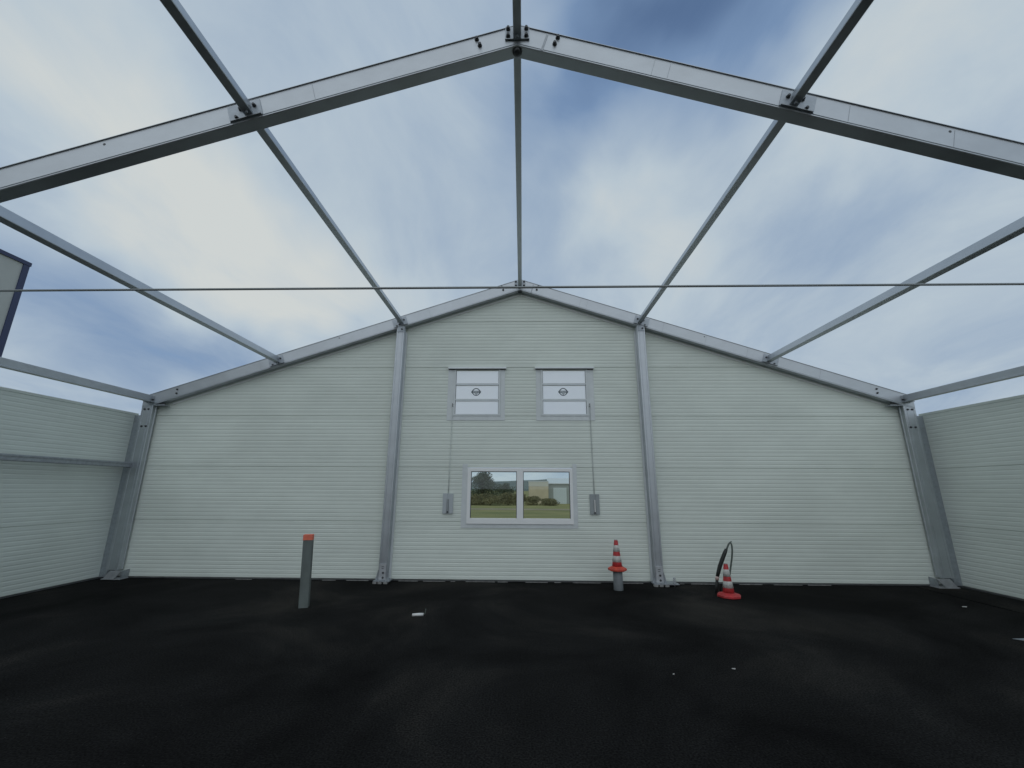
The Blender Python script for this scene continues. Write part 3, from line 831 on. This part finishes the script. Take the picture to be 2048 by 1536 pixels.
def traffic_cone(x, y, z, label, red, rz=0.0, k=1.0, body_red='cone_red'):
    root = thing('traffic_cone', (x, y, z), label, 'cone', 'red and white traffic cones')
    # base: broad faceted skirt
    n = 8
    def ring(r, h_, n_=8):
        return [(x + r * math.cos(2 * math.pi * (i + 0.5) / n_ + rz), y + r * math.sin(2 * math.pi * (i + 0.5) / n_ + rz), z + h_) for i in range(n_)]
    bs = MB()
    prs = [(0.150 * k, 0.0), (0.168 * k, 0.010), (0.168 * k, 0.034), (0.152 * k, 0.048), (0.105, 0.064), (0.092, 0.070)]
    vs_ = []; fs_ = []
    for r, h_ in prs: vs_ += ring(r, h_)
    for j in range(len(prs) - 1):
        fs_ += [(j * n + i, j * n + (i + 1) % n, (j + 1) * n + (i + 1) % n, (j + 1) * n + i) for i in range(n)]
    fs_ += [tuple(range(n - 1, -1, -1)), tuple((len(prs) - 1) * n + i for i in range(n))]
    bs.add(vs_, fs_)
    bs.build('base', red, root)
    c = (x, y, z)
    rad = lambda h_: 0.084 - (h_ - 0.07) * (0.084 - 0.028) / 0.43
    cone = MB(); cone.lathe(c, [(rad(0.071), 0.0705), (rad(0.14), 0.14), (rad(0.3), 0.3), (rad(0.48), 0.48), (0.024, 0.490), (0.019, 0.492), (0.019, 0.48)], 28)
    body = cone.build('body', body_red, root)
    for h0, h1 in ((0.140, 0.237), (0.305, 0.408)):
        sl = MB(); sl.lathe(c, [(rad(h0) + 0.0005, h0), (rad(h0) + 0.0032, h0 + 0.001), (rad(h1) + 0.0032, h1 - 0.001), (rad(h1) + 0.0005, h1)], 28)
        sl.build('reflective_band', 'cone_white', body)
    rm = MB(); rm.lathe(c, [(0.0245, 0.4845), (0.0275, 0.487), (0.0275, 0.497), (0.022, 0.5)], 20); rm.build('rim', 'cone_white', body)
    return root


pipe = MB()
pipe.lathe((1.655, 7.68, 0), [(0.077, -0.002), (0.079, 0.004), (0.079, 0.296), (0.073, 0.300), (0.070, 0.300), (0.070, 0.285)], 28)
tag(pipe.build('pipe_stub', 'pvc_grey'), 'short grey plastic pipe standing upright under a traffic cone', 'pipe')
traffic_cone(1.652, 7.68, 0.3012, 'traffic cone perched on top of a short grey pipe', 'cone_orange', 0.2, 0.93)
traffic_cone(3.290, 7.27, 0.001, 'traffic cone standing on the asphalt beside a bent hose', 'cone_red', 0.30, 1.06)

root = thing('conduit_hose', (3.215, 7.50, 0), 'bent black conduit hose with a thin cable looping from its end', 'hose')
hp = [(3.238, 7.50, 0.255), (3.262, 7.495, 0.33), (3.292, 7.485, 0.42), (3.335, 7.475, 0.52), (3.382, 7.465, 0.62), (3.415, 7.46, 0.685)]
MB().tube(hp, [0.026, 0.030, 0.032, 0.032, 0.030, 0.024], 14).build('hose', 'rubber', root)
MB().tube([(3.224, 7.501, 0.205), (3.231, 7.5, 0.23), (3.239, 7.4995, 0.258)], 0.0275, 14).build('tape_band', 'tape', root)
MB().tube([(3.195, 7.50, -0.002), (3.205, 7.50, 0.10), (3.225, 7.50, 0.21)], 0.020, 12).build('hose_tail', 'rubber', root)
MB().tube([(3.285, 7.52, -0.002), (3.262, 7.515, 0.10), (3.232, 7.508, 0.21)], 0.011, 8).build('second_cable', 'rubber', root)
cb = [(3.418, 7.461, 0.675), (3.440, 7.458, 0.725), (3.462, 7.455, 0.765), (3.484, 7.452, 0.790), (3.500, 7.450, 0.775), (3.507, 7.450, 0.735), (3.505, 7.452, 0.66), (3.492, 7.46, 0.56), (3.472, 7.47, 0.46), (3.45, 7.48, 0.36), (3.42, 7.49, 0.20), (3.40, 7.50, 0.0)]
MB().tube(cb, 0.0135, 10).build('cable', 'cable_grey', root)
MB().tube([(3.455, 7.456, 0.755), (3.480, 7.455, 0.785), (3.512, 7.452, 0.806)], 0.011, 8).build('cable_end', 'cable_grey', root)

root = thing('cable_stub', (-1.33, 6.07, 0), 'white plastic sleeve lying on the asphalt with an upturned thin wire', 'sleeve')
MB().tube([(-1.405, 6.05, 0.018), (-1.33, 6.06, 0.020), (-1.262, 6.075, 0.020)], [0.016, 0.019, 0.018], 12).build('sleeve', 'white_plastic', root)
MB().tube([(-1.262, 6.075, 0.020), (-1.245, 6.08, 0.025), (-1.238, 6.085, 0.06), (-1.236, 6.085, 0.085)], 0.0045, 8).build('wire', 'cable_grey', root)

# pale offcut at the right-hand edge of the floor
oc = MB(); oc.loft([(5.63, 5.47, 0.003), (5.70, 5.40, 0.003), (6.02, 5.40, 0.003), (6.02, 5.50, 0.003)], [(5.63, 5.47, 0.006), (5.70, 5.40, 0.016), (6.02, 5.395, 0.020), (6.02, 5.50, 0.008)])
tag(oc.build('sheet_offcut', 'bracket'), 'pale sheet metal offcut lying on the asphalt near the right wall', 'offcut')

random.seed(5)
def scrap(x, y, l, w, a, label):
    c_, s_ = math.cos(a), math.sin(a)
    P = lambda u, v, z: (x + u * c_ - v * s_, y + u * s_ + v * c_, z)
    tag(MB().loft([P(-l, -w * .6, .001), P(l * .8, -w, .001), P(l, w * .7, .001), P(-l * .7, w, .001)], [P(-l, -w * .6, .006), P(l * .8, -w, .012), P(l, w * .7, .007), P(-l * .7, w, .004)]).build('paper_scrap', 'white_plastic'), label, 'scrap', 'small white scraps on the asphalt')
scrap(2.03, 4.52, 0.016, 0.007, -0.4, 'largest white paper scrap on the asphalt in front of the standing cone')
scrap(6.47, 6.85, 0.03, 0.012, -0.2, 'small white scrap on the asphalt towards the right-hand corner')
scrap(1.42, 4.38, 0.008, 0.005, 0.3, 'tiny white scrap on the asphalt left of the largest scrap')

# crushed stone grains loose on the asphalt
gr = MB(); random.seed(21)
for i in range(1600):
    x = random.uniform(-6.5, 6.8); y = random.uniform(1.9, 8.0)
    r = random.uniform(0.002, 0.006); k = len(gr.v)
    z = 0.0
    pts = [(x + r * random.uniform(.7, 1.2), y, z), (x - r * .5, y + r * random.uniform(.6, 1.1), z), (x - r * .6, y - r * .9, z), (x + r * .2, y + r * .1, z + r * random.uniform(.7, 1.2))]
    gr.add(pts, [(0, 1, 3), (1, 2, 3), (2, 0, 3), (0, 2, 1)])
go = gr.build('grit', 'grit'); tag(go, 'loose stone grit scattered over the black asphalt', 'grit'); go['kind'] = 'stuff'

# ------------------------------------------------------------------ beyond the walls
# tall grey building on the left with blue corner and eaves trim
root = thing('warehouse', (-18, -3, 0), 'tall grey building with dark blue edge trim beyond the left wall', 'building')
BX, BY, BH = -13.0, 9.67, 7.38
MB().box(-24, BX, -16, BY, 0.0, BH - 0.02).build('wall', 'cladding_grey', root)
MB().box(BX - 0.10, BX + 0.025, BY - 0.11, BY + 0.025, 0.0, BH - 0.105).build('corner_trim', 'trim_blue', root)
MB().box(BX - 0.25, BX + 0.035, -16.05, BY + 0.045, BH - 0.10, BH).build('eaves_trim', 'trim_blue', root)
MB().loft([(-24.1, -16.05, BH + 0.001), (BX - 0.02, -16.05, BH + 0.001), (-18.5, -16.05, BH + 0.45)], [(-24.1, BY + 0.02, BH + 0.001), (BX - 0.02, BY + 0.02, BH + 0.001), (-18.5, BY + 0.02, BH + 0.45)]).build('roof', 'roof_white', root)

# low building seen through the window
root = thing('storage_building', (6, 88, ground_z(88)), 'cream building with a pale roof seen through the right pane', 'building')
gz = ground_z(88)
MB().box(1.42, 5.25, 86, 92, gz, 2.15).build('wall', 'render_cream', root)
MB().box(1.38, 5.25, 85.97, 92.05, 2.152, 3.05).build('upper_wall', 'render_pale', root)
MB().box(1.30, 5.30, 85.9, 92.1, 3.052, 3.18).build('roof_edge', 'roof_white', root)
MB().box(5.27, 14.0, 87.0, 95, gz, 2.62).build('annexe_wall', 'shed_grey', root)
MB().loft([(5.25, 86.4, 2.64), (14.2, 86.4, 2.64), (14.2, 86.4, 2.76), (5.25, 86.4, 2.76)], [(5.25, 92.0, 3.78), (14.2, 92.0, 3.78), (14.2, 92.0, 3.88), (5.25, 92.0, 3.88)]).build('annexe_roof', 'roof_white', root)
for k in range(6):
    MB().box(6.30 + k * 0.44, 6.73 + k * 0.44, 86.94, 86.995, gz, 1.9).build('door_panel', 'door_white', root)


def leaf_cloud(mb_, c, rx, ry, rz_, n, size, rng):
    for i in range(n):
        while True:
            p = Vector((rng.uniform(-1, 1), rng.uniform(-1, 1), rng.uniform(-1, 1)))
            if p.length < 1 and (p.length > 0.45 or rng.random() < 0.4): break
        q = Vector(c) + Vector((p.x * rx, p.y * ry, p.z * rz_))
        n_ = Vector((rng.gauss(0, 1), rng.gauss(0, 1), rng.gauss(0, 1) + 0.5)).normalized()
        u = n_.orthogonal().normalized(); v = n_.cross(u)
        s_ = size * rng.uniform(0.6, 1.4)
        mb_.add([q + u * s_, q + v * s_ * 0.55, q - u * s_, q - v * s_ * 0.55], [(0, 1, 2, 3)])


def tree(x, y, h, r, label, seed, leaf='leaf_dark', n=4200):
    rng = random.Random(seed); gz_ = ground_z(y)
    root = thing('broadleaf_tree', (x, y, gz_), label, 'tree')
    tk = MB(); tk.tube([(x, y, gz_ - 0.1), (x + 0.05, y, gz_ + h * 0.25), (x - 0.05, y + 0.1, gz_ + h * 0.6), (x, y, gz_ + h * 0.85)], [0.22, 0.17, 0.11, 0.04], 10)
    for k in range(6):
        a = rng.uniform(0, 6.28); z = gz_ + h * rng.uniform(0.25, 0.55)
        tk.tube([(x, y, z), (x + math.cos(a) * r * 0.35, y + math.sin(a) * r * 0.35, z + h * 0.12), (x + math.cos(a) * r * 0.7, y + math.sin(a) * r * 0.7, z + h * 0.2)], [0.09, 0.06, 0.02], 6)
    tk.build('trunk', 'bark', root)
    cr_ = MB()
    for k in range(30):
        a = rng.uniform(0, 6.28); zz_ = rng.uniform(0.10, 0.88)
        d = rng.uniform(0, 0.8) * r; k2 = 1.0 if zz_ < 0.55 else 1.0 - (zz_ - 0.55) * 1.6
        leaf_cloud(cr_, (x + math.cos(a) * d * k2, y + math.sin(a) * d * k2, gz_ + h * zz_), r * 0.34, r * 0.34, h * 0.12, n // 30, 0.13, rng)
    cr_.build('crown', leaf, root)
    return root


tree(-7.4, 82, 6.2, 3.3, 'tall broad dark green tree seen through the left window pane', 4, n=9000)
tree(-3.4, 90, 4.3, 2.6, 'shorter dark tree beside the tall one, through the left pane', 9, n=6000)
bush_words = [(-8.8, 78, 2.1, 2.1, 'low bush at the left edge of the left window pane'), (-5.6, 77, 2.3, 2.4, 'broad olive bush in the middle of the left window pane'),
              (-2.5, 78, 2.5, 2.3, 'olive bush right of the broad bush, through the left pane'), (-0.2, 80, 2.4, 1.7, 'olive bush behind the window centre bar'),
              (2.0, 79, 1.7, 1.7, 'rounded bush before the cream building, through the right pane'), (5.0, 78, 1.4, 2.2, 'low brown hedge bush before the annexe, through the right pane')]
for k, (x, y, h, r, lab) in enumerate(bush_words):
    rng = random.Random(40 + k); gz_ = ground_z(y)
    root = thing('bush', (x, y, gz_), lab, 'bush', 'bushes along the field edge')
    st = MB()
    for j in range(5):
        a = rng.uniform(0, 6.28)
        st.tube([(x, y, gz_ - 0.05), (x + math.cos(a) * r * .3, y + math.sin(a) * r * .3, gz_ + h * .4), (x + math.cos(a) * r * .55, y + math.sin(a) * r * .55, gz_ + h * .75)], [0.05, 0.035, 0.012], 6)
    st.build('stems', 'bark', root)
    fo = MB()
    for j in range(12):
        a = rng.uniform(0, 6.28); d = rng.uniform(0, .7) * r
        leaf_cloud(fo, (x + math.cos(a) * d, y + math.sin(a) * d, gz_ + h * rng.uniform(.12, .72)), r * .5, r * .5, h * .26, 200, 0.12, rng)
    fo.build('foliage', 'leaf_olive', root)
# treeline that closes the field behind the bushes
tl_ = MB(); rng = random.Random(77)
for k in range(46):
    x = -60 + k * 2.7 + rng.uniform(-1, 1)
    if -0.5 < x < 16: continue
    leaf_cloud(tl_, (x, 108 + rng.uniform(-3, 3), ground_z(108) + 1.6), 2.4, 2.0, rng.uniform(1.5, 2.3), 170, 0.26, rng)
to = tl_.build('treeline', 'leaf_dark'); tag(to, 'dark far treeline closing the field beyond the window', 'treeline'); to['kind'] = 'stuff'
